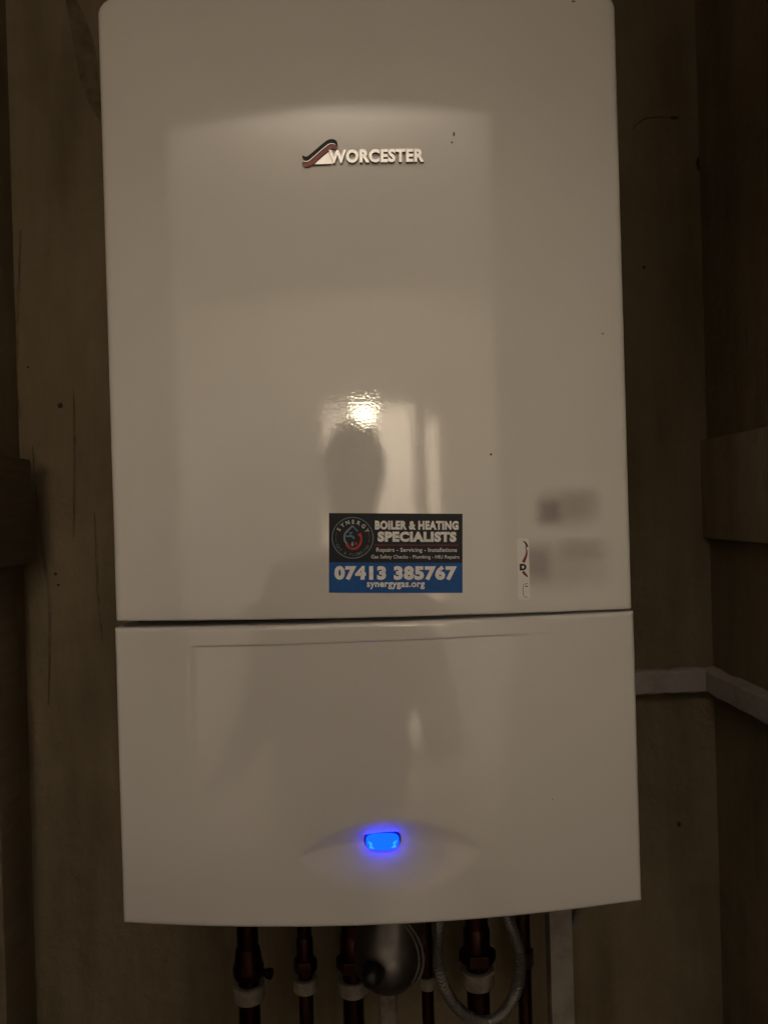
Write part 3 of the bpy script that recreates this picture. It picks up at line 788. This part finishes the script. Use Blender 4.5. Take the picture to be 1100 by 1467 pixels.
setp(tb, 'dirty white trim strip running forward along the side wall', 'trim')
# boxed timber ledges on both side walls
zt_ = at(1020, 630, YB).z; zb_ = at(1020, 771, YB).z
o = box('boxed_ledge', (XR - 0.011, -0.35, zb_), (XR + 0.001, YB - 0.004, zt_), ledge_m, None, 0.004)
setp(o, 'brown boxed ledge on the side wall above the white trim', 'ledge')
zt_ = at(40, 659, 0.28).z; zb_ = at(40, 806, 0.28).z; xe = at(48, 740, 0.27).x
o = box('boxed_ledge', (XL - 0.001, -0.35, zb_), (xe, 0.27, zt_), timber_m, None, 0.003)
setp(o, 'brown boxed ledge on the side wall above the upright batten', 'ledge')
x1 = at(33, 1100, 0.29).x
o = box('timber_batten', (XL - 0.001, 0.235, 0.2), (x1, 0.29, zb_ + 0.001), timber_m, None, 0.003)
setp(o, 'upright brown timber batten in the corner under the ledge', 'batten')

# ------------------------------------------------------------------ what the glossy front mirrors: the hall behind the photographer
# pendant bulb in the lit room
bulb_m = bpy.data.materials.new('lit_bulb'); bulb_m.use_nodes = True; nt = bulb_m.node_tree; nt.nodes.remove(bsdf(bulb_m))
em = nt.nodes.new('ShaderNodeEmission'); em.inputs[0].default_value = (1.0, 0.88, 0.62, 1); em.inputs[1].default_value = BULB; nt.links.new(em.outputs[0], nt.nodes['Material Output'].inputs[0])
bl = Vector((-0.02, -4.0, CAM.z + 0.60))
pend = empty('pendant_lamp', bl); setp(pend, 'glowing oval glass pendant lamp hanging in the lit room across the hall', 'lamp')
lathe('globe_shade', [(0.002, -0.078)] + [(0.12 * math.cos(t_), 0.08 * math.sin(t_)) for t_ in [math.radians(-75 + 10 * k) for k in range(16)]] + [(0.018, 0.079)], bl, (0, 0, 1), bulb_m, pend)
lathe('holder', [(0.024, 0.074), (0.026, 0.078), (0.02, 0.11), (0.008, 0.12)], bl, (0, 0, 1), blackp_m, pend)
tube('flex', [bl + Vector((0, 0, 0.118)), bl + Vector((0, 0, 0.15)), Vector((bl.x, bl.y, CEIL + 0.002))], 0.003, cable_m, pend, 8)
# made-up housings for the added fill spots in hall and room
for (x_, y_, lb) in ((-0.05, -0.80, 'small unseen fill spotlight added in the hall, turned to the opposite wall'), (0.3, -3.1, 'small unseen fill spotlight added in the lit room beyond the hall')):
    sp = empty('added_fill_spotlight', (x_, y_, CEIL)); setp(sp, lb, 'spotlight')
    lathe('added_spot_mount', [(0.03, 0.0), (0.03, 0.016), (0.012, 0.02), (0.008, 0.16)], (x_, y_ + 0.08, CEIL + 0.002), (0, 0, -1), clip_m, sp)
    lathe('added_spot_can', [(0.026, 0.0), (0.032, 0.002), (0.034, 0.05), (0.031, 0.05)], (x_, y_ + 0.06, 2.31 - 0.06 + (0.06 if y_ < -2 else 0)), (0, -1.0, -0.15), clip_m, sp)
# white door with a lever handle standing against the far hall wall
dr = empty('panel_door', (-1.2, YH, 0)); setp(dr, 'white hall door with lever handle across the hall', 'door')
door_m = mat('white_door_gloss', (0.80, 0.78, 0.72), 0.3)
n = noise(door_m, 4, 3); L(door_m, bump(door_m, n.outputs['Fac'], 0.002), bsdf(door_m).inputs['Normal'])
box('door_leaf', (-1.62, YH - 0.001, 0.005), (-1.05, YH + 0.04, 1.98), door_m, dr, 0.003)
box('door_frame', (-1.04, YH - 0.001, 0), (-0.98, YH + 0.055, 2.04), door_m, dr, 0.003)
lathe('handle', [(0.022, 0), (0.022, 0.008), (0.009, 0.01), (0.009, 0.05), (0.012, 0.055)], (-1.13, YH + 0.04, 1.0), (0, 1, 0), steel_m, dr)

# the photographer
skin_m = mat('skin', (0.42, 0.25, 0.18), 0.55); n = noise(skin_m, 90, 3); L(skin_m, bump(skin_m, n.outputs['Fac'], 0.0006), bsdf(skin_m).inputs['Normal'])
cloth_m = mat('dark_jacket', (0.055, 0.052, 0.05), 0.85); n = noise(cloth_m, 240, 3); L(cloth_m, bump(cloth_m, n.outputs['Fac'], 0.001), bsdf(cloth_m).inputs['Normal'])
trous_m = mat('dark_trousers', (0.035, 0.037, 0.045), 0.9); n = noise(trous_m, 260, 3); L(trous_m, bump(trous_m, n.outputs['Fac'], 0.001), bsdf(trous_m).inputs['Normal'])
hair_m = mat('dark_short_hair', (0.03, 0.022, 0.016), 0.7); n = noise(hair_m, 300, 3); L(hair_m, bump(hair_m, n.outputs['Fac'], 0.003), bsdf(hair_m).inputs['Normal'])
def person():
    HX, HY, HT = -0.040, -0.92, CAM.z + 0.170
    V = []; E = []; Rr = []
    def j(p, r, par=None):
        V.append(p); Rr.append(r if isinstance(r, tuple) else (r, r))
        if par is not None: E.append((par, len(V) - 1))
        return len(V) - 1
    pel = j((HX - 0.11, HY - 0.04, 0.86), (0.13, 0.215)); sp1 = j((HX - 0.065, HY - 0.03, 1.0), (0.135, 0.23), pel); ch = j((HX - 0.055, HY - 0.02, 1.16), (0.13, 0.225), sp1)
    nk0 = j((HX - 0.03, HY - 0.01, HT - 0.275), (0.075, 0.07), ch); nk = j((HX, HY, HT - 0.235), 0.056, nk0); jaw = j((HX, HY + 0.025, HT - 0.175), (0.068, 0.064), nk)
    hd = j((HX, HY + 0.015, HT - 0.11), (0.100, 0.090), jaw); j((HX, HY + 0.005, HT - 0.045), (0.080, 0.072), hd)
    for s in (-1, 1):
        sh = j((HX - 0.04 + s * 0.19, HY - 0.02, HT - 0.33), 0.078, ch)
        if s == 1:
            el = j((0.225, -0.90, CAM.z - 0.42), 0.062, sh); wr = j((0.062, -0.72, CAM.z - 0.16), 0.028, el)
            pm = j((0.047, -0.675, CAM.z - 0.10), (0.030, 0.018), wr)
            for q, (dx, dz, ln) in enumerate([(0.0, 0.035, 1.0), (0.004, 0.012, 1.08), (0.004, -0.012, 1.0), (0.0, -0.034, 0.85)]):
                k1 = j((0.045 + dx, -0.655, CAM.z - 0.095 + dz), 0.0095, pm); k2_ = j((0.036 + dx, -0.628 - 0.002 * ln, CAM.z - 0.09 + dz), 0.0085, k1); j((0.018, -0.6245, CAM.z - 0.088 + dz), 0.0078, k2_)
            t1 = j((0.03, -0.675, CAM.z - 0.095), 0.0105, pm); j((0.006, -0.650, CAM.z - 0.07), 0.0092, t1)
        else:
            el = j((HX - 0.34, HY + 0.03, CAM.z - 0.38), 0.052, sh); wr = j((HX - 0.40, HY + 0.20, CAM.z - 0.44), 0.028, el)
            pm = j((HX - 0.44, HY + 0.255, CAM.z - 0.44), (0.034, 0.02), wr)
            for q, dz in enumerate((0.03, 0.01, -0.01, -0.03)):
                k1 = j((HX - 0.452, HY + 0.29, CAM.z - 0.44 + dz), 0.009, pm); k2_ = j((HX - 0.455, HY + 0.32, CAM.z - 0.445 + dz), 0.0083, k1); j((HX - 0.448, HY + 0.343, CAM.z - 0.452 + dz), 0.0075, k2_)
            t1 = j((HX - 0.415, HY + 0.27, CAM.z - 0.415), 0.0105, pm); j((HX - 0.405, HY + 0.30, CAM.z - 0.40), 0.009, t1)
        hp = j((HX - 0.11 + s * 0.09, HY - 0.04, 0.80), 0.09, pel); kn = j((HX - 0.10 + s * 0.10, HY, 0.46), 0.058, hp); an = j((HX - 0.10 + s * 0.105, HY - 0.03, 0.09), 0.042, kn); j((HX - 0.10 + s * 0.115, HY + 0.12, 0.045), (0.045, 0.035), an)
    me = bpy.data.meshes.new('person'); me.from_pydata([Vector(p) for p in V], E, []); o = bpy.data.objects.new('person', me); col.objects.link(o)
    md = o.modifiers.new('skin', 'SKIN'); md.use_smooth_shade = True
    if not me.skin_vertices:
        bm = bmesh.new(); bm.from_mesh(me); bm.verts.layers.skin.verify(); bm.to_mesh(me); bm.free()
    for i, sv in enumerate(me.skin_vertices[0].data): sv.radius = Rr[i]; sv.use_root = (i == 0)
    sd = o.modifiers.new('sub', 'SUBSURF'); sd.levels = 2; sd.render_levels = 2
    dg = bpy.context.evaluated_depsgraph_get(); m2 = bpy.data.meshes.new_from_object(o.evaluated_get(dg))
    bpy.data.objects.remove(o)
    m2.materials.clear()
    for m_ in (cloth_m, skin_m, trous_m): m2.materials.append(m_)
    for p_ in m2.polygons:
        c = p_.center; p_.use_smooth = True
        if c.z > HT - 0.25 and c.y < -0.8: p_.material_index = 1
        elif c.z < 0.88: p_.material_index = 2
        elif c.y > -0.725: p_.material_index = 1
        elif c.x < HX - 0.39: p_.material_index = 1
    o = bpy.data.objects.new('person', m2); col.objects.link(o)
    setp(o, 'person in dark jacket mirrored in the boiler front, holding up a phone', 'person')
    # hair, face and shoes
    hv = []; hf = []; n_, mr_ = 24, 9; hc = Vector((HX, HY + 0.002, HT - 0.095))
    for a in range(mr_):
        th = (math.pi * 0.56) * a / (mr_ - 1)
        for k in range(n_):
            ph = 2 * math.pi * k / n_; front_cut = max(0, math.sin(ph)) * 0.42 * (a / (mr_ - 1)); t2 = th * (1 - front_cut)
            hv.append(hc + Vector((0.094 * math.sin(t2) * math.cos(ph), 0.108 * math.sin(t2) * math.sin(ph), 0.10 * math.cos(t2))))
    for a in range(mr_ - 1):
        for k in range(n_): hf.append((a * n_ + k, a * n_ + (k + 1) % n_, (a + 1) * n_ + (k + 1) % n_, (a + 1) * n_ + k))
    mesh_obj('hair', hv, hf, hair_m, o, True, 80)
    tube('nose', [(HX, HY + 0.098, HT - 0.10), (HX, HY + 0.118, HT - 0.135), (HX, HY + 0.098, HT - 0.148)], lambda t: 0.007 + 0.006 * t, skin_m, o, 10)
    for s in (-1, 1):
        lathe('ear', [(0.004, -0.006), (0.017, -0.003), (0.019, 0.003), (0.008, 0.006)], (HX + s * 0.078, HY + 0.01, HT - 0.118), (s, 0.2, 0), skin_m, o, 14)
        lathe('eye', [(0.002, -0.008), (0.010, -0.004), (0.011, 0), (0.008, 0.005), (0.001, 0.008)], (HX + s * 0.032, HY + 0.088, HT - 0.10), (0, 1, 0), blackp_m, o, 12)
    tube('mouth', catmull([(HX - 0.024, HY + 0.087, HT - 0.176), (HX, HY + 0.094, HT - 0.178), (HX + 0.024, HY + 0.087, HT - 0.176)], 4), 0.004, mat('lip', (0.32, 0.14, 0.11), 0.5), o, 8)
person()
ph = box('phone', (CAM.x - 0.058, CAM.y - 0.026, CAM.z - 0.142), (CAM.x + 0.016, CAM.y - 0.017, CAM.z + 0.013), blackp_m, None, 0.0035)
setp(ph, 'black phone held up in front of the boiler', 'phone')
